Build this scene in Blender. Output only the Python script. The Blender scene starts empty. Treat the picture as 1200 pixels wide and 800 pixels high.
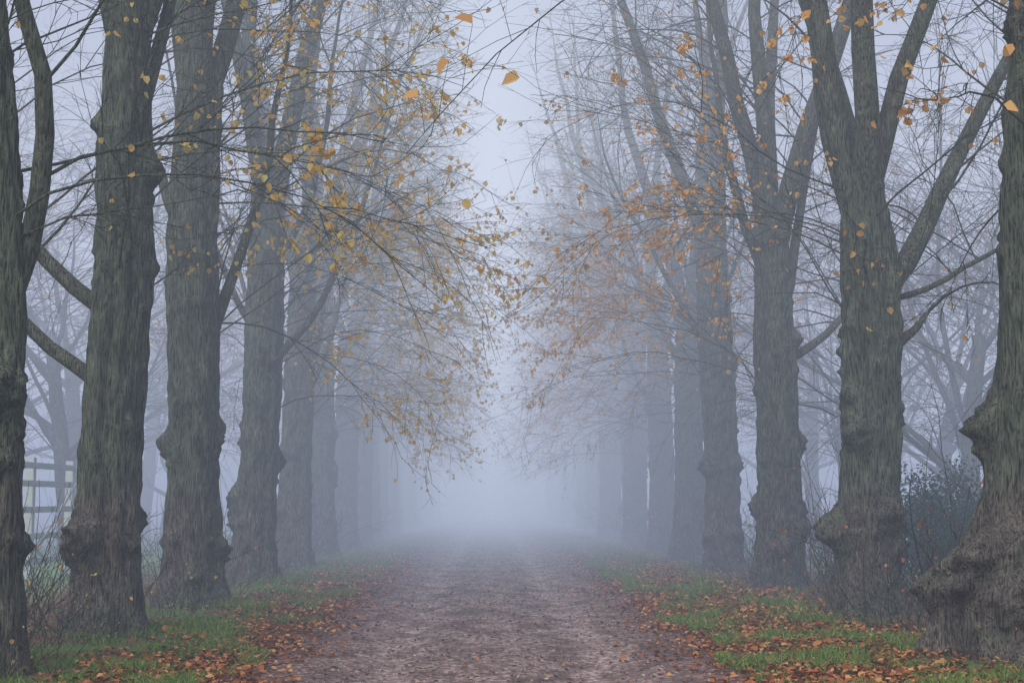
import bpy, math, random
import numpy as np
from mathutils import noise, Vector

rng = np.random.default_rng(7)
random.seed(7)
scene = bpy.context.scene
COL = scene.collection

# ------------------------------------------------------------------ helpers
def build_mesh(name, V, Q, smooth=True):
    V = np.asarray(V, dtype=np.float32); Q = np.asarray(Q, dtype=np.int32)
    me = bpy.data.meshes.new(name)
    k = Q.shape[1]
    me.vertices.add(len(V)); me.vertices.foreach_set("co", V.ravel())
    me.loops.add(Q.size); me.loops.foreach_set("vertex_index", Q.ravel())
    me.polygons.add(len(Q))
    me.polygons.foreach_set("loop_start", np.arange(0, Q.size, k, dtype=np.int32))
    me.polygons.foreach_set("loop_total", np.full(len(Q), k, dtype=np.int32))
    me.polygons.foreach_set("use_smooth", np.full(len(Q), smooth, dtype=bool))
    me.update(calc_edges=True)
    return me

def add_obj(name, me, mat=None, parent=None, loc=(0, 0, 0)):
    o = bpy.data.objects.new(name, me)
    if mat is not None and len(me.materials) == 0:
        me.materials.append(mat)
    COL.objects.link(o)
    o.location = loc
    if parent is not None:
        o.parent = parent
    return o

def add_empty(name, loc, label, cat, group=None):
    o = bpy.data.objects.new(name, None)
    o.empty_display_size = 0.3
    COL.objects.link(o); o.location = loc
    o["label"] = label; o["category"] = cat
    if group: o["group"] = group
    return o

def tubes(polys):
    """polys: list of (pts(n,3), radii(n), sides)"""
    groups = {}
    for P, R, s in polys:
        groups.setdefault((len(P), s), []).append((P, R))
    Vs, Qs, off = [], [], 0
    for (n, s), items in groups.items():
        P = np.array([i[0] for i in items]); R = np.array([i[1] for i in items])
        m = len(items)
        T = np.gradient(P, axis=1)
        T /= np.linalg.norm(T, axis=2, keepdims=True) + 1e-9
        ref = np.where(np.abs(T.mean(axis=1)[:, 2:3]) > 0.6, np.array([[1., 0.1, 0]]), np.array([[0, 0.1, 1.]]))
        ref = np.repeat(ref[:, None, :], n, axis=1)
        U = np.cross(T, ref); U /= np.linalg.norm(U, axis=2, keepdims=True) + 1e-9
        W = np.cross(T, U)
        a = np.arange(s) / s * 2 * np.pi
        ring = P[:, :, None, :] + R[:, :, None, None] * (np.cos(a)[None, None, :, None] * U[:, :, None, :] + np.sin(a)[None, None, :, None] * W[:, :, None, :])
        Vs.append(ring.reshape(-1, 3))
        idx = np.arange(m * n * s).reshape(m, n, s) + off
        i0 = idx[:, :-1, :]; i1 = idx[:, 1:, :]
        q = np.stack([i0, np.roll(i0, -1, axis=2), np.roll(i1, -1, axis=2), i1], axis=-1).reshape(-1, 4)
        Qs.append(q); off += m * n * s
    return np.concatenate(Vs), np.concatenate(Qs)

def unit(v):
    return v / (np.linalg.norm(v, axis=-1, keepdims=True) + 1e-9)

def leaf_mesh(P, D, N, S, fold=0.25):
    """many leaves: position, direction base->tip, rough normal, size"""
    D = unit(D); X = unit(np.cross(D, N)); N2 = np.cross(X, D)
    S = S[:, None]; n = len(P)
    f = fold * S * N2
    B = P; T = P + D * S * 1.05
    L1 = P + D * S * 0.12 - X * S * 0.42 + f; L2 = P + D * S * 0.62 - X * S * 0.40 + f
    R1 = P + D * S * 0.12 + X * S * 0.42 + f; R2 = P + D * S * 0.62 + X * S * 0.40 + f
    V = np.stack([B, L1, L2, T, R2, R1], axis=1).reshape(-1, 3)
    b = (np.arange(n) * 6)[:, None]
    Q = np.concatenate([b + np.array([[0, 1, 2, 3]]), b + np.array([[0, 3, 4, 5]])], axis=0)
    return V, Q

# ------------------------------------------------------------------ materials
def new_mat(name):
    m = bpy.data.materials.new(name); m.use_nodes = True
    nt = m.node_tree; nt.nodes.clear()
    out = nt.nodes.new("ShaderNodeOutputMaterial")
    return m, nt, out

def N(nt, typ, **kw):
    n = nt.nodes.new(typ)
    for k, v in kw.items():
        if k in n.inputs: n.inputs[k].default_value = v
        else: setattr(n, k, v)
    return n

def ramp(nt, fac, stops):
    r = nt.nodes.new("ShaderNodeValToRGB")
    el = r.color_ramp.elements
    while len(el) < len(stops): el.new(0.5)
    for e, (p, c) in zip(el, stops):
        e.position = p; e.color = (*c, 1)
    nt.links.new(fac, r.inputs[0])
    return r.outputs[0]

def mixc(nt, fac, a, b, blend='MIX'):
    m = nt.nodes.new("ShaderNodeMix"); m.data_type = 'RGBA'; m.blend_type = blend
    if isinstance(fac, (int, float)): m.inputs[0].default_value = fac
    else: nt.links.new(fac, m.inputs[0])
    for s, i in ((a, 6), (b, 7)):
        if isinstance(s, tuple): m.inputs[i].default_value = (*s, 1)
        else: nt.links.new(s, m.inputs[i])
    return m.outputs[2]

def noise_n(nt, vec, scale, detail=5, rough=0.6, dist=0.0):
    n = N(nt, "ShaderNodeTexNoise")
    n.inputs["Scale"].default_value = scale; n.inputs["Detail"].default_value = detail
    n.inputs["Roughness"].default_value = rough; n.inputs["Distortion"].default_value = dist
    if vec is not None: nt.links.new(vec, n.inputs["Vector"])
    return n.outputs["Fac"]

def mapping(nt, vec, scale):
    m = nt.nodes.new("ShaderNodeMapping"); m.inputs["Scale"].default_value = scale
    nt.links.new(vec, m.inputs["Vector"]); return m.outputs[0]

def maprange(nt, src, a, b, c, d, smooth=False):
    n = N(nt, "ShaderNodeMapRange"); nt.links.new(src, n.inputs[0])
    if smooth: n.interpolation_type = 'SMOOTHSTEP'
    for i, v in enumerate((a, b, c, d)): n.inputs[i + 1].default_value = v
    return n.outputs[0]

def principled(nt, out, col, rough=0.9, bump=None, bdist=0.02, bstr=0.8, spec=0.2):
    p = N(nt, "ShaderNodeBsdfPrincipled")
    p.inputs["Roughness"].default_value = rough
    p.inputs["Specular IOR Level"].default_value = spec
    if isinstance(col, tuple): p.inputs["Base Color"].default_value = (*col, 1)
    else: nt.links.new(col, p.inputs["Base Color"])
    if bump is not None:
        b = N(nt, "ShaderNodeBump"); b.inputs["Distance"].default_value = bdist; b.inputs["Strength"].default_value = bstr
        nt.links.new(bump, b.inputs["Height"]); nt.links.new(b.outputs[0], p.inputs["Normal"])
    nt.links.new(p.outputs[0], out.inputs[0])
    return p

def make_bark(name, moss=0.5):
    m, nt, out = new_mat(name)
    tc = N(nt, "ShaderNodeTexCoord").outputs["Object"]
    n1 = noise_n(nt, mapping(nt, tc, (1, 1, 0.09)), 60, 4, 0.5, 0.15)
    n2 = noise_n(nt, mapping(nt, tc, (1, 1, 0.5)), 7, 5, 0.6)
    n3 = noise_n(nt, tc, 1.1, 5, 0.65)
    n4 = noise_n(nt, tc, 12, 7, 0.8)
    sx = N(nt, "ShaderNodeSeparateXYZ"); nt.links.new(tc, sx.inputs[0])
    hz = maprange(nt, sx.outputs[2], 0.2, 4.0, -0.05, 0.13)
    ad = N(nt, "ShaderNodeMath", operation='ADD'); nt.links.new(n3, ad.inputs[0]); nt.links.new(hz, ad.inputs[1])
    col = ramp(nt, n1, [(0.36, (0.024, 0.021, 0.018)), (0.45, (0.105, 0.093, 0.080)), (0.66, (0.205, 0.185, 0.162))])  # dark stop paints shade into the fissures, which soft light leaves flat
    mossc = ramp(nt, n1, [(0.36, (0.018, 0.025, 0.016)), (0.46, (0.088, 0.112, 0.076)), (0.66, (0.155, 0.190, 0.136))])  # moss tones with the same painted fissure shade
    col = mixc(nt, ramp(nt, ad.outputs[0], [(0.41, (0, 0, 0)), (0.58, (moss,) * 3)]), col, mossc)
    col = mixc(nt, ramp(nt, n4, [(0.53, (0, 0, 0)), (0.66, (0.5,) * 3)]), col, (0.22, 0.25, 0.205))
    col = mixc(nt, 1.0, col, ramp(nt, n2, [(0.35, (0.66, 0.66, 0.66)), (0.65, (1.22, 1.22, 1.2))]), 'MULTIPLY')
    h = N(nt, "ShaderNodeMath", operation='MULTIPLY_ADD'); nt.links.new(n2, h.inputs[0]); h.inputs[1].default_value = 0.7; nt.links.new(n1, h.inputs[2])
    principled(nt, out, col, 0.9, h.outputs[0], 0.06, 1.0)
    return m

def make_leaf(name, stops, trans=0.35):
    m, nt, out = new_mat(name)
    g = N(nt, "ShaderNodeNewGeometry")
    col = ramp(nt, g.outputs["Random Per Island"], stops)
    d = N(nt, "ShaderNodeBsdfDiffuse"); t = N(nt, "ShaderNodeBsdfTranslucent")
    nt.links.new(col, d.inputs[0]); nt.links.new(col, t.inputs[0])
    mx = N(nt, "ShaderNodeMixShader"); mx.inputs[0].default_value = trans
    nt.links.new(d.outputs[0], mx.inputs[1]); nt.links.new(t.outputs[0], mx.inputs[2])
    nt.links.new(mx.outputs[0], out.inputs[0])
    return m

BARK = make_bark("bark", 0.85)
BARK_L = make_bark("bark_limb", 0.7)
LEAF_Y = make_leaf("autumn_leaf_yellow", [(0.0, (0.72, 0.47, 0.15)), (0.35, (0.84, 0.66, 0.25)), (0.6, (0.82, 0.54, 0.20)), (0.86, (0.74, 0.42, 0.17)), (0.96, (0.62, 0.64, 0.27))], 0.5)
LEAF_O = make_leaf("autumn_leaf_orange", [(0.0, (0.60, 0.32, 0.16)), (0.4, (0.80, 0.46, 0.20)), (0.8, (0.85, 0.60, 0.27)), (1.0, (0.50, 0.28, 0.17))], 0.5)
LEAF_F = make_leaf("fallen_leaf", [(0.0, (0.12, 0.050, 0.030)), (0.4, (0.29, 0.112, 0.048)), (0.75, (0.45, 0.195, 0.08)), (1.0, (0.58, 0.35, 0.16))], 0.1)
LEAF_B = make_leaf("brown_litter", [(0.0, (0.10, 0.065, 0.055)), (0.5, (0.26, 0.17, 0.135)), (0.85, (0.45, 0.34, 0.29)), (1.0, (0.44, 0.22, 0.12))], 0.05)
GREEN = make_leaf("evergreen_leaf", [(0.0, (0.02, 0.065, 0.055)), (1.0, (0.07, 0.15, 0.11))], 0.2)
GRASS = make_leaf("grass_blade", [(0.0, (0.11, 0.20, 0.05)), (0.6, (0.18, 0.32, 0.07)), (0.85, (0.28, 0.36, 0.11)), (1.0, (0.37, 0.31, 0.17))], 0.35)

# ------------------------------------------------------------------ ground
def sheet(name, xs, ys, zf, mat, label):
    X, Y = np.meshgrid(xs, ys)
    Z = zf(X, Y)
    V = np.stack([X, Y, Z], -1).reshape(-1, 3)
    ny, nx = X.shape
    i = np.arange(nx * ny).reshape(ny, nx)
    Q = np.stack([i[:-1, :-1], i[:-1, 1:], i[1:, 1:], i[1:, :-1]], -1).reshape(-1, 4)
    o = add_obj(name, build_mesh(name, V, Q), mat)
    o["kind"] = "structure"; o["label"] = label; o["category"] = name
    return o

PW = 2.45
def zground(X, Y):
    a = np.abs(X)
    near = np.exp(-(np.abs(Y) / 90) ** 4)
    bank = 0.10 * np.clip((a - 2.2) / 1.2, 0, 1) ** 1.5
    rough = 0.03 * np.sin(X * 2.3 + 1.2 * np.sin(Y * .9)) * np.sin(Y * 1.7 + X) * np.clip((a - 2.2), 0, 1)
    dip = -0.05 * np.exp(-((a - 0.95) / 0.35) ** 2)
    return (bank + rough) * near - 0.02 + dip * near

def zpath(X, Y):
    # the gravel dips under the verge along an irregular edge
    a = np.abs(X)
    edge = 2.28 + 0.10 * np.sin(Y * 1.3 + X) + 0.07 * np.sin(Y * 3.1) + 0.04 * np.sin(Y * 7.7)
    return zground(X, Y) + 0.014 + 0.008 * np.sin(X * 9 + np.sin(Y * 3)) * np.sin(Y * 5) - 0.035 * np.clip((a - edge) / 0.08, 0, 1)

xs = np.unique(np.concatenate([np.linspace(-600, -12, 14), np.linspace(-12, 12, 121), np.linspace(12, 600, 14)]))
ys = np.unique(np.concatenate([np.linspace(-80, 4, 10), np.linspace(4, 90, 340), np.linspace(90, 900, 30)]))

m, nt, out = new_mat("verge_ground")
tc = N(nt, "ShaderNodeTexCoord").outputs["Object"]
sx = N(nt, "ShaderNodeSeparateXYZ"); nt.links.new(tc, sx.inputs[0])
ab = N(nt, "ShaderNodeMath", operation='ABSOLUTE'); nt.links.new(sx.outputs[0], ab.inputs[0])
nb = noise_n(nt, tc, 1.3, 6, 0.65)
nf = noise_n(nt, tc, 22, 6, 0.7)
grass = ramp(nt, nf, [(0.3, (0.05, 0.08, 0.025)), (0.55, (0.12, 0.20, 0.055)), (0.8, (0.22, 0.28, 0.11))])
litter = ramp(nt, noise_n(nt, tc, 35, 5, 0.75), [(0.3, (0.045, 0.028, 0.024)), (0.55, (0.18, 0.10, 0.062)), (0.75, (0.36, 0.19, 0.095))])
lf = N(nt, "ShaderNodeMath", operation='ADD'); nt.links.new(nb, lf.inputs[0])
nt.links.new(maprange(nt, ab.outputs[0], 2.8, 5.2, -0.10, 0.10), lf.inputs[1])
col = mixc(nt, ramp(nt, lf.outputs[0], [(0.45, (0, 0, 0)), (0.58, (1, 1, 1))]), grass, litter)
eg = N(nt, "ShaderNodeMath", operation='MULTIPLY_ADD'); nt.links.new(nb, eg.inputs[0]); eg.inputs[1].default_value = -1.4; nt.links.new(ab.outputs[0], eg.inputs[2])
col = mixc(nt, maprange(nt, eg.outputs[0], 1.8, 2.1, 1.0, 0.0), col, litter)
col = mixc(nt, maprange(nt, ab.outputs[0], 6.0, 8.0, 0, 1), col, (0.20, 0.34, 0.15))
principled(nt, out, col, 0.95, nf, 0.04, 0.8)
sheet("ground", xs, ys, zground, m, "grass and leaf litter ground beside the track")

m, nt, out = new_mat("gravel_track")
tc = N(nt, "ShaderNodeTexCoord").outputs["Object"]
vr = N(nt, "ShaderNodeTexVoronoi"); vr.inputs["Scale"].default_value = 22; nt.links.new(tc, vr.inputs["Vector"])
bw = N(nt, "ShaderNodeRGBToBW"); nt.links.new(vr.outputs["Color"], bw.inputs[0])
stone = ramp(nt, bw.outputs[0], [(0.15, (0.15, 0.112, 0.105)), (0.5, (0.33, 0.255, 0.238)), (0.85, (0.66, 0.56, 0.53))])
big = noise_n(nt, mapping(nt, tc, (1, 0.5, 1)), 2.0, 8, 0.72)
soil = ramp(nt, noise_n(nt, tc, 13, 8, 0.85), [(0.40, (0.050, 0.035, 0.032)), (0.5, (0.17, 0.122, 0.110)), (0.60, (0.40, 0.30, 0.27))])
col = mixc(nt, ramp(nt, big, [(0.43, (0, 0, 0)), (0.53, (0.9, 0.9, 0.9))]), soil, stone)
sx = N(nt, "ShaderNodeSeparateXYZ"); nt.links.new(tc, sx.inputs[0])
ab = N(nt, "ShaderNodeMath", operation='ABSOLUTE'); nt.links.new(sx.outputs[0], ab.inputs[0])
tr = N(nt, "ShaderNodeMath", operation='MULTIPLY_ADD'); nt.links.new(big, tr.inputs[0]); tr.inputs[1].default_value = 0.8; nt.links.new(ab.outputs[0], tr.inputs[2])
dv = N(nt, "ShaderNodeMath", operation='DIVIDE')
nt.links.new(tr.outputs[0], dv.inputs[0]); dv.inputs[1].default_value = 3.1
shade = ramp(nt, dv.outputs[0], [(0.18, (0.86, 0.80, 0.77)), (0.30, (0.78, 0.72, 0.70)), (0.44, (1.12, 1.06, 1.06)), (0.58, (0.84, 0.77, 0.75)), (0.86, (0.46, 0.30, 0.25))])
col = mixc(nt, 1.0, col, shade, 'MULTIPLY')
hh_ = N(nt, "ShaderNodeMath", operation='MULTIPLY_ADD'); nt.links.new(big, hh_.inputs[0]); hh_.inputs[1].default_value = 2.2; nt.links.new(vr.outputs["Distance"], hh_.inputs[2])
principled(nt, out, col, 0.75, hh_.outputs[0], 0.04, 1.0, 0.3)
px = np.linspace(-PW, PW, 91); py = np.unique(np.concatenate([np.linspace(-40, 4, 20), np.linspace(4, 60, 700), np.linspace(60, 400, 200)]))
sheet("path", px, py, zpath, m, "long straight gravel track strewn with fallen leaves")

# ------------------------------------------------------------------ trees
def interp_center(cl, h):
    hs = [c[0] for c in cl]
    return np.array([np.interp(h, hs, [c[1] for c in cl]), np.interp(h, hs, [c[2] for c in cl]) if len(cl[0]) > 2 else 0.0, h])

def make_trunk(rad, cl, H, seed, burr=1.0, big=()):
    r = np.random.default_rng(seed)
    ns, dz = 80, 0.04
    rows = int(H / dz)
    hs = np.linspace(-0.25, H, rows); th = np.linspace(0, 2 * np.pi, ns, endpoint=False)
    TH, HH = np.meshgrid(th, hs)
    rh = np.interp(HH, [p[0] for p in rad], [p[1] for p in rad])
    ph = r.uniform(0, 6.28, 6)
    flare = np.exp(-np.clip(HH, 0, 9) / 0.28)
    R = rh * (1 + 0.34 * flare * (1 + 0.6 * np.cos(4 * TH + ph[0]) + 0.45 * np.cos(7 * TH + ph[1])))
    R += rh * (0.06 * np.cos(2 * TH + ph[2] + HH * 0.5) + 0.06 * np.cos(3 * TH + ph[3] - HH * 0.7) + 0.04 * np.cos(5 * TH + ph[4] + HH * .3) + 0.03 * np.cos(9 * TH + ph[5] + HH * .4))
    bands = [r.uniform(0.6, 1.4), r.uniform(1.8, 2.6), r.uniform(3.2, 4.2), r.uniform(5, 6)]
    mask = np.zeros_like(R)
    def lump(t0, h0, a, s):
        dt = (TH - t0 + np.pi) % (2 * np.pi) - np.pi
        q = ((dt * rh) ** 2 + (HH - h0) ** 2) / (s * s)
        return a * np.exp(-q ** 1.5), q
    for (t0, hb, a, s) in big:
        g, q = lump(t0, hb, a, s); R += g; mask = np.maximum(mask, np.exp(-q * 0.6))
    for k in range(int(8 * burr)):
        t0 = r.uniform(0, 6.28); hb = bands[r.choice(4, p=[.5, .25, .15, .10])] + r.normal(0, 0.22)
        s = r.uniform(0.09, 0.20); g, q = lump(t0, hb, s * r.uniform(0.5, 0.85), s)
        R += g; mask = np.maximum(mask, np.exp(-q * 0.6))
    for k in range(int(44 * burr)):
        t0 = r.uniform(0, 6.28)
        h0 = (bands[r.integers(0, 4)] + r.normal(0, 0.2)) if r.random() < 0.65 else r.uniform(0.2, H)
        a = r.uniform(0.02, 0.065); s = r.uniform(0.03, 0.075)
        g, q = lump(t0, h0, a, s)
        R += g - 0.5 * a * np.exp(-q * 8)
    so = r.uniform(0, 100)
    dn = np.empty(R.size)
    cx, sy = np.cos(TH).ravel(), np.sin(TH).ravel(); hh = HH.ravel(); mk = mask.ravel(); rr = rh.ravel()
    for i in range(R.size):
        X_, Y_, Z_ = cx[i] * rr[i], sy[i] * rr[i], hh[i]
        d = -0.08 * abs(noise.noise(Vector((X_ * 12 + so, Y_ * 12, Z_ * 1.2)))) + 0.026 * noise.noise(Vector((X_ * 26 + so, Y_ * 26, Z_ * 4)))
        d += 0.025 * noise.noise(Vector((X_ * 3 + so, Y_ * 3, Z_ * 2.0)))
        if mk[i] > 0.03:
            q = Vector((X_ * 9 + so, Y_ * 9, Z_ * 9))
            d += mk[i] * (0.04 - 0.15 * abs(noise.noise(q)) + 0.05 * noise.noise(q * 2.3))
        dn[i] = d
    R += dn.reshape(R.shape)
    c = np.array([interp_center(cl, h) for h in hs])
    X = c[:, 0:1] + R * np.cos(TH); Y = c[:, 1:2] + R * np.sin(TH)
    V = np.stack([X, Y, HH], -1).reshape(-1, 3)
    idx = np.arange(rows * ns).reshape(rows, ns)
    a, b = idx[:-1], idx[1:]
    Q = np.stack([a, np.roll(a, -1, 1), np.roll(b, -1, 1), b], -1).reshape(-1, 4)
    return V, Q

def grow(r, p, d, L, n, wander, up):
    pts = [p.copy()]; st = L / (n - 1)
    for i in range(n - 1):
        d = d + r.normal(0, wander, 3) + np.array([0, 0, up]); d = d / np.linalg.norm(d)
        p = p + d * st; pts.append(p)
    return np.array(pts)

def along(P, t):
    f = t * (len(P) - 1); i = min(int(f), len(P) - 2); w = f - i
    return P[i] * (1 - w) + P[i + 1] * w, unit(P[i + 1] - P[i])

def side_dir(r, d, ang):
    v = r.normal(0, 1, 3); v -= d * v.dot(d); v = unit(v)
    return unit(d * math.cos(ang) + v * math.sin(ang))

class Crown:
    def __init__(s, seed, side):
        s.r = np.random.default_rng(seed); s.polys = []; s.leaf = []; s.side = side
        s.dens = 1.0; s.leafp = 1.0; s.big = []; s.reach = 4.2
    def far(s, p):
        # crowns thin out towards the open ride above the track
        lim = s.reach if p[2] < 6.5 else max(s.reach - 0.18 * (p[2] - 6.5), s.reach - 1.3)
        return -s.side * p[0] > lim
    def twigs(s, P, L, r0, nper, leafw=1.0):
        r = s.r
        for k in range(nper):
            t = r.uniform(0.15, 1.0); p, d = along(P, t)
            if s.far(p): continue
            dd = side_dir(r, d, r.uniform(0.35, 0.8)); l = L * r.uniform(0.5, 1.2)
            T = grow(r, p, dd, l, 5, 0.13, -0.03)
            s.polys.append((T, np.linspace(max(r0 * 0.32, 0.0038), 0.0020, 5), 4))
            cl = leafw * r.choice([0.5, 1.0, 1.6])
            s.leaf_on(T, cl, 2)
            for j in range(r.integers(1, 5)):
                p2, d2 = along(T, r.uniform(0.2, 1.0))
                T2 = grow(r, p2, side_dir(r, d2, r.uniform(0.4, 0.8)), l * r.uniform(0.25, 0.55), 4, 0.12, 0.0)
                s.polys.append((T2, np.linspace(0.0027, 0.0015, 4), 3))
                s.leaf_on(T2, cl, 4)
    def leaf_on(s, T, w, n):
        for k in range(n):
            p, d = along(T, s.r.uniform(0.15, 1))
            z = p[2]
            inward = -s.side * p[0]
            pr = 0.46 * w * s.leafp * math.exp(-((z - 5.6) / 2.6) ** 2) * (0.03 + 0.97 * min(max((inward - 0.5) / 2.0, 0), 1))
            if s.r.random() < min(pr, 0.8): s.leaf.append(p)
    def branch(s, p, d, L, r0, ntw, up=-0.015, leafw=1.0, sub=True, wander=0.10):
        r = s.r
        leafw = leafw * r.choice([0.05, 0.4, 1.0, 2.6])
        P = grow(r, p, d, L, 9, wander, up)
        while L > 1.2 and s.far(P[-1]):
            L *= 0.82; P = grow(r, p, d, L, 9, wander, up)
        s.polys.append((P, r0 * np.linspace(1, 0.18, 9), 6))
        if sub:
            for k in range(int(3 * s.dens + L * 0.5)):
                p2, d2 = along(P, r.uniform(0.25, 0.95))
                l2 = L * r.uniform(0.22, 0.45)
                S = grow(r, p2, side_dir(r, d2, r.uniform(0.4, 0.8)), l2, 6, 0.11, up * 0.6)
                s.polys.append((S, np.linspace(r0 * 0.4, max(r0 * 0.12, 0.003), 6), 5))
                s.twigs(S, min(0.8, l2 * 0.55), r0 * 0.25, int(max(2, ntw * 0.4)), leafw)
        s.twigs(P, min(1.0, L * 0.28), r0 * 0.35, ntw, leafw)
        return P
    def limb(s, p, d, L, r0, nb, up=0.02, wander=0.05, rend=0.04):
        r = s.r
        P = grow(r, p, d, L, 15, wander, up)
        tt = np.linspace(0, 1, 15)
        s.polys.append((P, r0 * (1 - tt) ** 0.95 * (1 - rend) + r0 * rend, 12))
        for k in range(nb):
            t = r.uniform(0.12, 0.97); p2, d2 = along(P, t)
            if p2[2] > 19: continue
            az = r.uniform(0, 2 * math.pi)
            if r.random() < 0.5: az = (math.pi if s.side > 0 else 0) + r.normal(0, 0.7)
            el = r.uniform(0.1, 1.0)
            d3 = unit(np.array([math.cos(az) * math.cos(el), math.sin(az) * math.cos(el), math.sin(el)]) + 0.35 * d2)
            s.branch(p2, d3, r.uniform(2.0, 4.4) * (1.1 - 0.3 * t), min(r0 * 0.13 + 0.006, 0.018), int(6 * s.dens), up=r.uniform(-0.13, -0.02), wander=0.11)
        return P

def make_crown(seed, side, rad, cl, H, limbs=None, epi=15, dens=1.0, leafp=1.0, extra=None, nlimb_b=12, hmin=3.0, reach=None, lead=None):
    c = Crown(seed, side); r = c.r; c.dens = dens; c.leafp = leafp
    c.reach = reach if reach else (4.5 if side < 0 else 4.3)
    inward = math.pi if side > 0 else 0.0
    def rad_at(h): return np.interp(h, [q[0] for q in rad], [q[1] for q in rad])
    top = interp_center(cl, H - 0.35)
    nl = r.integers(3, 5); a0 = r.uniform(0, 6.28)
    for k in range(nl):
        az = a0 + k * 2 * math.pi / nl + r.normal(0, 0.2); el = r.uniform(1.22, 1.44)
        d = np.array([math.cos(az) * math.cos(el), math.sin(az) * math.cos(el), math.sin(el)])
        c.limb(top + np.array([math.cos(az), math.sin(az), 0]) * 0.10, d, r.uniform(9, 13), rad_at(H) * r.uniform(0.5, 0.7), nlimb_b, up=0.025, wander=0.065)
    if limbs is None:
        limbs = []
        for k in range(r.integers(3, 5)):
            limbs.append((r.uniform(3.0, H - 0.8), r.uniform(0, 6.28), r.uniform(0.8, 1.15), r.uniform(6, 9), r.uniform(0.05, 0.09)))
    for (h, az, el, L, rr) in limbs:
        p = interp_center(cl, h)
        d = np.array([math.cos(az) * math.cos(el), math.sin(az) * math.cos(el), math.sin(el)])
        p = p + np.array([math.cos(az), math.sin(az), 0]) * rad_at(h) * 0.45
        c.limb(p, d, L, rr, max(3, int(nlimb_b * 0.6)) if L > 2 else 1, up=0.075 if (el > 0.3 and rr < 0.14) else 0.035, wander=0.09)
    for k in range(int(epi * dens)):
        h = r.uniform(hmin, H); az = inward + r.normal(0, 0.75) if r.random() < 0.72 else r.uniform(0, 6.28)
        el = r.uniform(0.25, 1.0)
        p = interp_center(cl, h); p = p + np.array([math.cos(az), math.sin(az), 0]) * rad_at(h) * 0.8
        d = np.array([math.cos(az) * math.cos(el), math.sin(az) * math.cos(el), math.sin(el)])
        c.branch(p, d, r.uniform(2.0, 4.8), r.uniform(0.009, 0.016), int(8 * dens), up=r.uniform(-0.13, -0.05), leafw=1.7)
    if extra: extra(c)
    V, Q = tubes(c.polys)
    L = np.array(c.leaf) if c.leaf else np.zeros((1, 3)) + [0, 0, 6]
    n = len(L)
    D = np.stack([r.normal(0, 0.55, n), r.normal(0, 0.55, n), r.normal(-0.8, 0.35, n)], -1)
    Nn = r.normal(0, 1, (n, 3))
    P = L + r.normal(0, 0.01, (n, 3)); S = r.uniform(0.042, 0.084, n)
    if c.big:
        bg_ = np.array(c.big); nb_ = len(bg_)
        P = np.concatenate([P, bg_]); S = np.concatenate([S, r.uniform(0.070, 0.085, nb_)])
        D = np.concatenate([D, np.stack([r.normal(-0.7, 0.3, nb_), r.normal(0, 0.3, nb_), r.normal(-0.4, 0.3, nb_)], -1)])
        Nn = np.concatenate([Nn, np.stack([r.normal(0, 0.4, nb_), -np.ones(nb_), r.normal(0.6, 0.4, nb_)], -1)])
    LV, LQ = leaf_mesh(P, D, Nn, S)
    return (V, Q), (LV, LQ)

GRP = "lime trees lining both sides of the track"
def place_tree(x, y, meshes, leafmat, label, rot=0.0, sc=1.0):
    e = add_empty("lime_tree", (x, y, 0.03), label, "tree", GRP)
    e.rotation_euler[2] = rot; e.scale = (sc, sc, sc)
    add_obj("trunk", meshes[0], BARK, e)
    add_obj("crown", meshes[1], BARK_L, e)
    add_obj("foliage", meshes[2], leafmat, e)
    return e

def tree_meshes(seed, side, rad, cl, H, **kw):
    burr = kw.pop("burr", 1.0); big = kw.pop("burls", ())
    V, Q = make_trunk(rad, cl, H, seed, burr, big)
    (cv, cq), (lv, lq) = make_crown(seed + 50, side, rad, cl, H, **kw)
    return build_mesh("trunk", V, Q), build_mesh("crown", cv, cq), build_mesh("foliage", lv, lq, False)

def std_rad(r0, H):
    return [(0, r0 * 1.10), (0.8, r0 * 1.0), (2.0, r0 * 0.92), (3.5, r0 * 0.93), (4.5, r0 * 0.93), (H, r0 * 0.74)]

labels = {
 "l": "tall lime tree with burred grey-green trunk and sparse yellow leaves",
 "r": "tall lime tree with knobbly mossy trunk and sparse orange leaves",
}
def spray(c):
    r = c.r; o = np.array([5.0, 8.2, 0.03])
    pts = np.array([[4.7, 8.0, 4.2], [3.4, 7.2, 4.75], [2.1, 6.5, 4.6], [1.0, 6.05, 4.1], [.30, 5.9, 3.62], [.02, 5.88, 3.38], [-.22, 5.9, 3.12], [-.36, 5.9, 2.95]]) - o
    c.polys.append((pts, np.array([.018, .012, .008, .005, .0032, .0026, .0022, .0015]), 6))
    for (q, t) in [((-.08, 5.9, 3.52), .80), ((.12, 5.85, 3.27), .74), ((-.18, 5.9, 3.36), .86), ((-.31, 5.9, 3.20), .92), ((.02, 5.95, 3.69), .68), ((.5, 6, 3.9), .55)]:
        p, d = along(pts, t); e = np.array(q) - o
        c.polys.append((np.array([p, (p + e) / 2 + [0, 0, .02], e]), np.array([.0015, .0012, .001]), 4))
        c.big.append(e)
    for k in range(8):
        p, d = along(pts, r.uniform(0.3, 0.9))
        T = grow(r, p, side_dir(r, d, r.uniform(0.4, 0.9)), r.uniform(0.15, 0.5), 4, 0.15, 0.0)
        c.polys.append((T, np.linspace(0.0018, 0.001, 4), 4))

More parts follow.
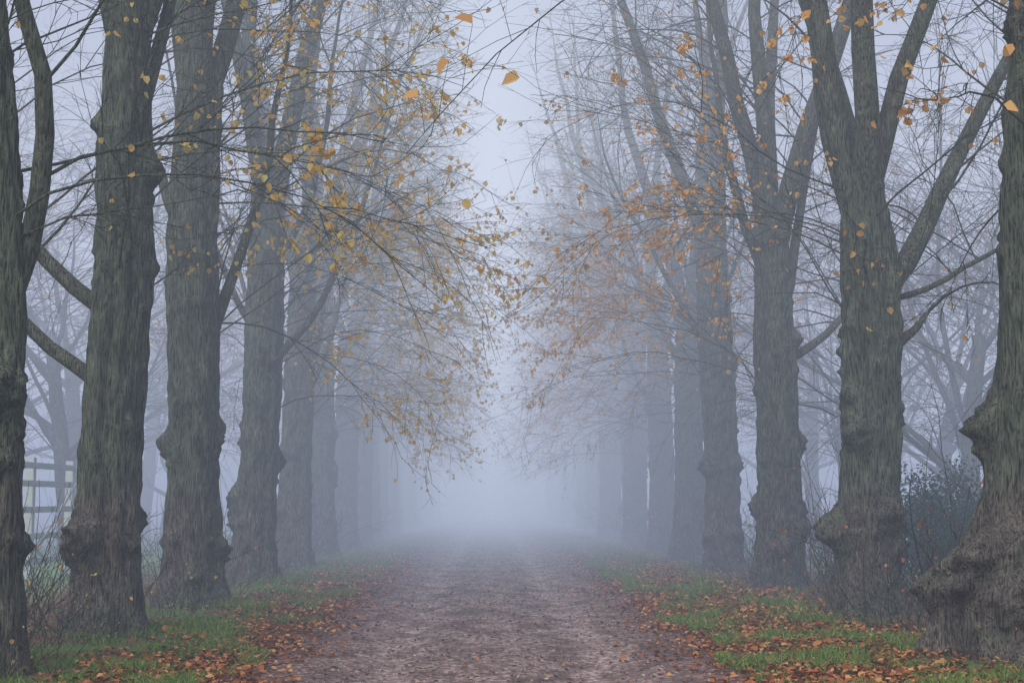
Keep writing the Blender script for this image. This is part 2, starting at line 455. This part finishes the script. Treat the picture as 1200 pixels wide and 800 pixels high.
left = [
 (7.3, -4.4, 0.38, 6.5, [(0, 0), (7, 0)], [], dict(leafp=0.15, epi=5, hmin=4.0, nlimb_b=8, reach=3.6)),
 (12.0, -4.20, 0.29, 7.0, [(0, 0.02), (3, 0.0), (5, -0.18), (7, -0.35)], [(3.1, 0.1, 1.28, 7, 0.10), (3.4, 3.3, 1.2, 8, 0.09)], dict(leafp=0.25, epi=6, hmin=3.6, nlimb_b=9, reach=3.6)),
 (15.4, -4.08, 0.335, 7.0, [(0, 0), (2, -0.02), (4, 0.05), (7, 0.03)], [(2.7, 3.0, 0.6, 5, 0.085), (3.5, 3.3, 0.8, 6, 0.09), (5.5, 0.6, 1.2, 7, 0.09)], dict(leafp=0.5, epi=10, hmin=3.6, burr=1.2, reach=4.2)),
 (19.4, -4.05, 0.40, 7.4, [(0, 0.03), (3, 0.02), (5, -0.06), (7.5, 0.0)], [(3.4, 0.2, 1.25, 7, 0.09), (4.8, 2.2, 1.1, 6, 0.09)], dict(hmin=3.6, epi=17, burr=1.3, leafp=0.9)),
 (24.7, -4.1, 0.375, 7.0, [(0, 0), (3, 0.12), (7.5, 0.2)], None, dict(epi=21, leafp=1.05)),
 (30.0, -4.1, 0.36, 6.4, [(0, 0), (7.5, 0.1)], None, dict(epi=22, leafp=1.15)),
 (35.2, -4.15, 0.36, 7.0, [(0, 0), (7.5, -0.1)], None, dict(epi=20, leafp=1.2)),
 (40.3, -4.1, 0.36, 6.2, [(0, 0), (7.5, 0.1)], None, dict(epi=20, leafp=1.3)),
]
right = [
 (8.2, 5.0, 0.40, 6.5, [(0, 0), (7, 0)], [], dict(extra=spray, leafp=0.3, epi=7, hmin=4.0, nlimb_b=8, reach=3.8)),
 (13.2, 4.78, 0.37, 8.0, [(0, -0.14), (0.6, -0.08), (1.2, 0.10), (2.5, 0.28), (5.2, 0.44), (8, 0.66)], [(4.2, 1.0, 1.2, 7, 0.10)], dict(burr=2.0, leafp=0.9, epi=12, hmin=3.4, nlimb_b=10, burls=[(3.3, 0.75, 0.20, 0.28), (3.9, 1.0, 0.16, 0.22), (4.6, 0.6, 0.18, 0.25), (2.9, 2.05, 0.12, 0.17)])),
 (18.0, 4.75, 0.375, 5.7, [(0, -0.05), (2.5, 0.10), (4.2, 0.12), (5.7, 0.0)], [(4.1, 0.0, 0.80, 8, 0.15), (3.4, 0.1, 0.35, 0.9, 0.10), (5.0, 2.9, 1.35, 8, 0.11), (4.0, 0.2, 0.2, 4.5, 0.045)], dict(burr=1.9, leafp=0.9, epi=13, nlimb_b=14, burls=[(3.4, 1.15, 0.15, 0.2), (5.2, 1.3, 0.13, 0.2)])),
 (23.7, 4.75, 0.38, 6.2, [(0, 0), (3, 0.05), (7, 0.0)], [(3.8, 0.1, 0.35, 4, 0.08), (4.6, 0.3, 1.1, 7, 0.10), (5.2, 2.6, 1.3, 7, 0.10)], dict(burr=1.7, epi=15, nlimb_b=14, leafp=0.9)),
 (29.0, 4.72, 0.37, 7.0, [(0, 0), (7.5, -0.15)], None, dict(burr=1.4, epi=20, leafp=1.0, hmin=3.8)),
 (34.3, 4.75, 0.36, 6.3, [(0, 0), (7.5, 0.1)], None, dict(burr=1.2, epi=22, leafp=1.1, hmin=3.4)),
 (39.5, 4.75, 0.36, 7.0, [(0, 0), (7.5, -0.1)], None, dict(burr=1.2, epi=22, leafp=1.3)),
]
for i, (D, x, r0, H, cl, limbs, kw) in enumerate(left):
    ms = tree_meshes(100 + i, -1, std_rad(r0, H), cl, H, limbs=limbs, **kw)
    place_tree(x, D, ms, LEAF_Y, labels["l"])
for i, (D, x, r0, H, cl, limbs, kw) in enumerate(right):
    rd = std_rad(r0, H)
    if i == 1: rd = [(0, .52), (0.45, .52), (0.9, .46), (1.5, .37), (2.6, .34), (4.2, .33), (8.0, .25)]
    ms = tree_meshes(200 + i, 1, rd, cl, H, limbs=limbs, **kw)
    place_tree(x, D, ms, LEAF_O, labels["r"])
for side, lab, lm in ((-1, "l", LEAF_Y), (1, "r", LEAF_O)):
    var = [tree_meshes(300 + side * 10 + k, side, std_rad(0.40, 7), [(0, 0), (7.5, 0.1 * (-1) ** k)], 6.6, dens=0.85, nlimb_b=13, burr=1.2, epi=22, leafp=1.4, reach=3.9) for k in range(3)]
    y = 44.3
    k = 0
    while y < 105:
        x = (-4.05 if side < 0 else 4.65) + rng.normal(0, 0.15)
        place_tree(x, y + rng.normal(0, 0.3), var[k % 3], lm, labels[lab], rng.normal(0, 0.15), rng.uniform(0.9, 1.1))
        y += 4.0; k += 1

# ------------------------------------------------------------------ trees beyond the avenue
def wild_tree(seed, h=9):
    r = np.random.default_rng(seed); c = Crown(seed, 1); c.leafp = 0.12; c.dens = 0.9; c.reach = 99
    tr = grow(r, np.array([0, 0, -0.2]), np.array([0.05, 0, 1.]), h * 0.5, 15, 0.05, 0.05)
    tp = [(tr, np.linspace(0.22, 0.12, 15), 12)]
    for k in range(10):
        p, d = along(tr, r.uniform(0.3, 1)); az = r.uniform(0, 6.28); el = r.uniform(0.3, 1.35)
        c.limb(p, np.array([math.cos(az) * math.cos(el), math.sin(az) * math.cos(el), math.sin(el)]), r.uniform(5, 9), 0.065, 11, up=r.uniform(-0.03, 0.07), wander=0.10)
    V, Q = tubes(tp); cv, cq = tubes(c.polys)
    L = np.array(c.leaf); n = len(L)
    lv, lq = leaf_mesh(L, r.normal(0, 1, (n, 3)) + [0, 0, -1], r.normal(0, 1, (n, 3)), r.uniform(0.05, 0.09, n))
    return build_mesh("trunk", V, Q), build_mesh("crown", cv, cq), build_mesh("foliage", lv, lq, False)
wt = [wild_tree(900 + k) for k in range(3)]
for k, (x, y) in enumerate([(12, 26), (11, 33), (15, 30), (12.5, 40), (14, 50), (18, 37), (-13.5, 32), (-16, 42), (-13, 54), (-19, 38), (-12, 42), (20, 45), (10.5, 46), (16, 24.5), (-11, 49), (-22, 47), (11, 56), (9.8, 39), (-10.5, 36)]):
    e = add_empty("field_tree", (x, y, 0.0), "bare spreading tree with drooping boughs beyond the avenue", "tree", "bare trees beyond the avenue")
    e.rotation_euler[2] = rng.uniform(0, 6.28); s = rng.uniform(0.95, 1.45); e.scale = (s, s, s)
    ms = wt[k % 3]
    add_obj("trunk", ms[0], BARK, e); add_obj("crown", ms[1], BARK_L, e); add_obj("foliage", ms[2], LEAF_O, e)

# ------------------------------------------------------------------ undergrowth
def thicket(seed, rad, h, nst, leaves=0.1):
    r = np.random.default_rng(seed); polys = []; lf = []
    for k in range(nst):
        a = r.uniform(0, 6.28); q = rad * math.sqrt(r.random())
        p = np.array([math.cos(a) * q, math.sin(a) * q, -0.05])
        d = unit(np.array([r.normal(0, 0.35) + 0.3 * math.cos(a), r.normal(0, 0.35) + 0.3 * math.sin(a), 1]))
        P = grow(r, p, d, h * r.uniform(0.4, 1.4), 8, 0.09, r.uniform(-0.10, 0.06))
        polys.append((P, np.linspace(0.007, 0.0022, 8), 4))
        for j in range(3):
            p2, d2 = along(P, r.uniform(0.2, 0.95))
            T = grow(r, p2, side_dir(r, d2, 0.7), h * r.uniform(0.12, 0.3), 5, 0.12, 0.0)
            polys.append((T, np.linspace(0.004, 0.002, 5), 3))
            if r.random() < leaves * 3: lf.append(T[-1])
            if r.random() < leaves * 1: lf.append(T[2])
    V, Q = tubes(polys); n = max(1, len(lf)); L = np.array(lf) if lf else np.array([[0, 0, 0.3]])
    lv, lq = leaf_mesh(L, r.normal(0, 1, (n, 3)) + [0, 0, -.6], r.normal(0, 1, (n, 3)), r.uniform(0.04, 0.075, n))
    return build_mesh("stems", V, Q), build_mesh("foliage", lv, lq, False)
th = [thicket(700 + k, 0.7, 1.5, 26, 0.03) for k in range(4)]
th_y = [(a, b.copy()) for a, b in th]
spots = []
for (D, x, *_r) in left[1:]: spots += [(x - 0.55, D + 0.3, 1.0), (x - 1.6, D + 1.5, 0.9), (x + 0.25, D - 0.55, 0.4), (x + 0.1, D + 2.4, 0.5)]
for (D, x, *_r) in right[1:]: spots += [(x + 0.6, D + 0.4, 1.1), (x - 0.35, D - 0.5, 0.5), (x + 1.7, D + 1.8, 1.2), (x + 2.8, D - 0.5, 1.3), (x + 0.1, D + 2.6, 0.8)]
for D in (45, 50, 55, 60, 65): spots += [(-4.2, D - 0.6, 0.7), (4.7, D - 0.6, 0.9), (5.2, D + 2, 1.1)]
spots += [(-4.6, 13.3, 0.9), (-3.9, 11.6, .6), (-5.6, 16, 0.8), (5.2, 15.6, 1.3), (4.6, 16.8, 1.0)]
for k, (x, y, s) in enumerate(spots):
    e = add_empty("bramble_bush", (x, y, 0.05), "leafless brown thicket of thin upright stems by the trunks", "bush", "bare thickets between the trunks")
    e.rotation_euler[2] = rng.uniform(0, 6.28); s *= rng.uniform(0.85, 1.15); e.scale = (s, s, s)
    if x < -3.5 and y < 18: a, b = th_y[k % 4]; lm = LEAF_Y
    else: a, b = th[k % 4]; lm = LEAF_F
    add_obj("stems", a, BARK, e); add_obj("foliage", b, lm, e)

def evergreen(seed, w, h, n):
    r = np.random.default_rng(seed); polys = []; pts = []
    for k in range(40):
        a = r.uniform(0, 6.28); d = unit(np.array([math.cos(a) * r.uniform(.1, .9), math.sin(a) * r.uniform(.1, .9), 1.0]))
        P = grow(r, np.array([0, 0, -.05]), d, h * r.uniform(0.6, 1.1), 8, 0.15, 0.0)
        polys.append((P, np.linspace(0.018, 0.004, 8), 5))
        for j in range(n // 40):
            p, dd = along(P, r.uniform(0.2, 1) ** 0.7); pts.append(p + r.normal(0, 0.13, 3) * w)
    V, Q = tubes(polys); L = np.array(pts); m_ = len(L)
    lv, lq = leaf_mesh(L, r.normal(0, 1, (m_, 3)), r.normal(0, 1, (m_, 3)), r.uniform(0.035, 0.06, m_))
    return build_mesh("stems", V, Q), build_mesh("foliage", lv, lq, False)
ev = evergreen(5, 1.0, 2.0, 9000)
for (x, y, s) in [(7.1, 22.5, 0.95), (8.3, 25, 1.15)]:
    e = add_empty("holly_bush", (x, y, 0), "dark green holly bush standing behind the trunks", "bush", "evergreen bushes behind the trees")
    e.scale = (s, s, s); e.rotation_euler[2] = rng.uniform(0, 6.28)
    add_obj("stems", ev[0], BARK, e); add_obj("foliage", ev[1], GREEN, e)

# ------------------------------------------------------------------ fence
m, nt, out = new_mat("weathered_timber")
tc = N(nt, "ShaderNodeTexCoord").outputs["Object"]
nn = noise_n(nt, mapping(nt, tc, (12, 0.8, 12)), 4, 5, 0.6)
principled(nt, out, ramp(nt, nn, [(0.3, (0.44, 0.50, 0.50)), (0.7, (0.60, 0.66, 0.66))]), 0.85, nn, 0.01, 0.5)
WOOD = m
def box(sx, sy, sz, bev=0.008):
    import bmesh
    bm = bmesh.new(); bmesh.ops.create_cube(bm, size=1)
    for v in bm.verts: v.co.x *= sx; v.co.y *= sy; v.co.z *= sz
    bmesh.ops.bevel(bm, geom=bm.edges[:], offset=bev, segments=2, affect='EDGES')
    me = bpy.data.meshes.new("timber"); bm.to_mesh(me); bm.free(); return me
fence = add_empty("field_fence", (-8.2, 23.2, 0), "pale weathered timber post and rail fence along the field", "fence")
post = box(0.15, 0.15, 2.35); rail = box(0.035, 2.36, 0.11)
for k in range(4):
    add_obj("post", post, WOOD, fence, (0, k * 2.4, 1.07))
    if k < 3:
        for z in (0.4, 0.85, 1.32, 1.78, 2.1):
            add_obj("rail", rail, WOOD, fence, (0.095, k * 2.4 + 1.2, z))
        br = add_obj("brace", box(0.03, 2.55, 0.07), WOOD, fence, (0.133, k * 2.4 + 1.2, 1.2)); br.rotation_euler[0] = math.atan2(1.2, 2.3) * (1 if k % 2 else -1)

# ------------------------------------------------------------------ grass, fallen leaves
def zf(x, y): return zground(x, y)
n = 160000
y = 9 + (60 - 9) * rng.random(n) ** 1.9
sd = np.where(rng.random(n) < 0.5, -1, 1)
x = sd * (2.25 + np.abs(rng.normal(0, 1.0, n)) * 1.1 + 0.15 * np.sin(y * 1.3))
cl = np.array([noise.noise(Vector((a * 1.1, b * 0.8, 3.1))) + 0.5 * noise.noise(Vector((a * 3.5, b * 3.0, 7.1))) for a, b in zip(x, y)])
keep = (cl > -0.06 + 0.10 * (np.abs(x) - 2.6)) & (np.abs(x) < 6.0)
x, y, cl = x[keep], y[keep], cl[keep]; n = len(x)
z = zf(x, y); h = rng.uniform(0.025, 0.08, n) * (1 + np.clip(cl, 0, 1) * 2.2); w = rng.uniform(0.003, 0.006, n) * (1 + y / 25)
a = rng.uniform(0, 6.28, n); lean = rng.normal(0, 0.5, (n, 2)) * h[:, None]
B = np.stack([x, y, z - 0.005], -1); wx = np.stack([np.cos(a) * w, np.sin(a) * w, 0 * w], -1)
Mp = B + np.stack([lean[:, 0] * 0.35, lean[:, 1] * 0.35, h * 0.6], -1); Tp = B + np.stack([lean[:, 0], lean[:, 1], h], -1)
V = np.stack([B - wx, B + wx, Mp + wx * .7, Mp - wx * .7, Tp + wx * .15, Tp - wx * .15], 1).reshape(-1, 3)
b = (np.arange(n) * 6)[:, None]
Q = np.concatenate([b + [[0, 1, 2, 3]], b + [[3, 2, 4, 5]]])
o = add_obj("grass", build_mesh("grass", V, Q, False), GRASS); o["kind"] = "stuff"; o["label"] = "short green grass on the verges of the track"; o["category"] = "grass"

def scatter_leaves(n, xf, smin, smax, mat, name, label, ymax=70, p=1.8, lift=0.03):
    y = 9 + (ymax - 9) * rng.random(n) ** p; x = xf(n, y)
    z = np.maximum(np.where(np.abs(x) < PW, zpath(x, y), -9), zf(x, y) + 0.004) + rng.uniform(0.004, lift, n)
    D = np.stack([rng.normal(0, 1, n), rng.normal(0, 1, n), rng.normal(0, 0.22, n)], -1)
    Nn = np.stack([rng.normal(0, 0.35, n), rng.normal(0, 0.35, n), np.ones(n)], -1)
    V, Q = leaf_mesh(np.stack([x, y, z], -1), D, Nn, rng.uniform(smin, smax, n), 0.22)
    o = add_obj(name, build_mesh(name, V, Q, False), mat); o["kind"] = "stuff"; o["label"] = label; o["category"] = "leaves"
def edge_x(n, y):
    s = np.where(rng.random(n) < 0.38, -1, 1)
    return s * (2.28 + rng.normal(0, 0.36, n) + 0.12 * np.sin(y * 2.1) + np.where(s > 0, np.abs(rng.normal(0, 1.05, n)), np.abs(rng.normal(0, 0.45, n))))
scatter_leaves(46000, edge_x, 0.028, 0.074, LEAF_F, "fallen_leaves", "orange and brown fallen leaves along the track edges", lift=0.05)
scatter_leaves(12000, lambda n, y: rng.uniform(-2.4, 2.4, n), 0.015, 0.045, LEAF_B, "leaf_litter", "dull brown leaf fragments trodden into the gravel", lift=0.014)

# ------------------------------------------------------------------ fog
import bmesh
bm = bmesh.new(); bmesh.ops.create_cube(bm, size=1)
for v in bm.verts:
    v.co.x *= 240; v.co.y = v.co.y * 320 + 120; v.co.z = v.co.z * 25 + 11.5
me = bpy.data.meshes.new("fog"); bm.to_mesh(me); bm.free()
m, nt, out = new_mat("glowing_fog")
geo = N(nt, "ShaderNodeNewGeometry")
sx = N(nt, "ShaderNodeSeparateXYZ"); nt.links.new(geo.outputs["Position"], sx.inputs[0])
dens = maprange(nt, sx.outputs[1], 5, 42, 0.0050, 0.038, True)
fog_glow = ramp(nt, maprange(nt, sx.outputs[2], 0, 12, 0, 1), [(0.0, (0.350, 0.405, 0.545)), (0.22, (0.42, 0.478, 0.625)), (0.5, (0.52, 0.575, 0.72)), (1.0, (0.66, 0.71, 0.85))])  # glow colour brightens upwards, standing in for sky light in the fog
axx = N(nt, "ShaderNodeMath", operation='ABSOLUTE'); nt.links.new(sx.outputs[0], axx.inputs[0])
under = ramp(nt, maprange(nt, axx.outputs[0], 0, 12, 0, 1), [(0.0, (1.12, 1.12, 1.10)), (0.2, (1.0, 1.0, 1.0)), (0.42, (0.82, 0.82, 0.85)), (1.0, (0.97, 0.97, 1.0))])  # painted light: glow raised over the open corridor, dimmed below the crowns
fog_glow = mixc(nt, 1.0, fog_glow, under, 'MULTIPLY')
em = N(nt, "ShaderNodeEmission"); nt.links.new(fog_glow, em.inputs[0]); nt.links.new(dens, em.inputs[1])  # fog emits its own light in place of multiple scattering
ab = N(nt, "ShaderNodeVolumeAbsorption"); ab.inputs[0].default_value = (0, 0, 0, 1); nt.links.new(dens, ab.inputs[1])
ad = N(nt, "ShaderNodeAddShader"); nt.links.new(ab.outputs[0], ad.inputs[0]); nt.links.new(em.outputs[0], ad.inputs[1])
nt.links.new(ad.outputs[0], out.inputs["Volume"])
try:
    m.cycles.volume_step_rate = 0.3
except Exception as ex:
    print("no step rate", ex)
f = add_obj("fog", me, m); f["kind"] = "structure"; f["label"] = "pale blue self-glowing morning fog thickening along the avenue"; f["category"] = "fog"

# ------------------------------------------------------------------ light
w = bpy.data.worlds.new("World"); scene.world = w; w.use_nodes = True
nt = w.node_tree; nt.nodes.clear()
o_ = nt.nodes.new("ShaderNodeOutputWorld"); bg = nt.nodes.new("ShaderNodeBackground"); sk = nt.nodes.new("ShaderNodeTexSky")
sk.sky_type = 'NISHITA'; sk.sun_disc = False
EL, RT = math.radians(52), math.radians(200)
sk.sun_elevation = EL; sk.sun_rotation = RT; sk.dust_density = 5.0
bg.inputs[1].default_value = 0.15
nt.links.new(sk.outputs[0], bg.inputs[0]); nt.links.new(bg.outputs[0], o_.inputs[0])
sl = bpy.data.lights.new("sun", 'SUN'); sl.energy = 1.35; sl.angle = math.radians(40); sl.color = (1, 0.95, 0.90)
so = bpy.data.objects.new("sun", sl); COL.objects.link(so)
sd_ = Vector((math.sin(RT) * math.cos(EL), math.cos(RT) * math.cos(EL), math.sin(EL)))
so.rotation_euler = sd_.to_track_quat('Z', 'Y').to_euler()

# ------------------------------------------------------------------ camera
cam = bpy.data.cameras.new("camera"); co = bpy.data.objects.new("camera", cam); COL.objects.link(co)
cam.lens = 50; cam.sensor_width = 36; cam.clip_end = 2000; cam.clip_start = 0.1
co.location = (0, 0, 1.5)
co.rotation_euler = (math.radians(90 + 6.33), 0, math.radians(-0.86))
scene.camera = co
scene.view_settings.view_transform = 'Standard'; scene.view_settings.look = 'None'; scene.view_settings.exposure = 0
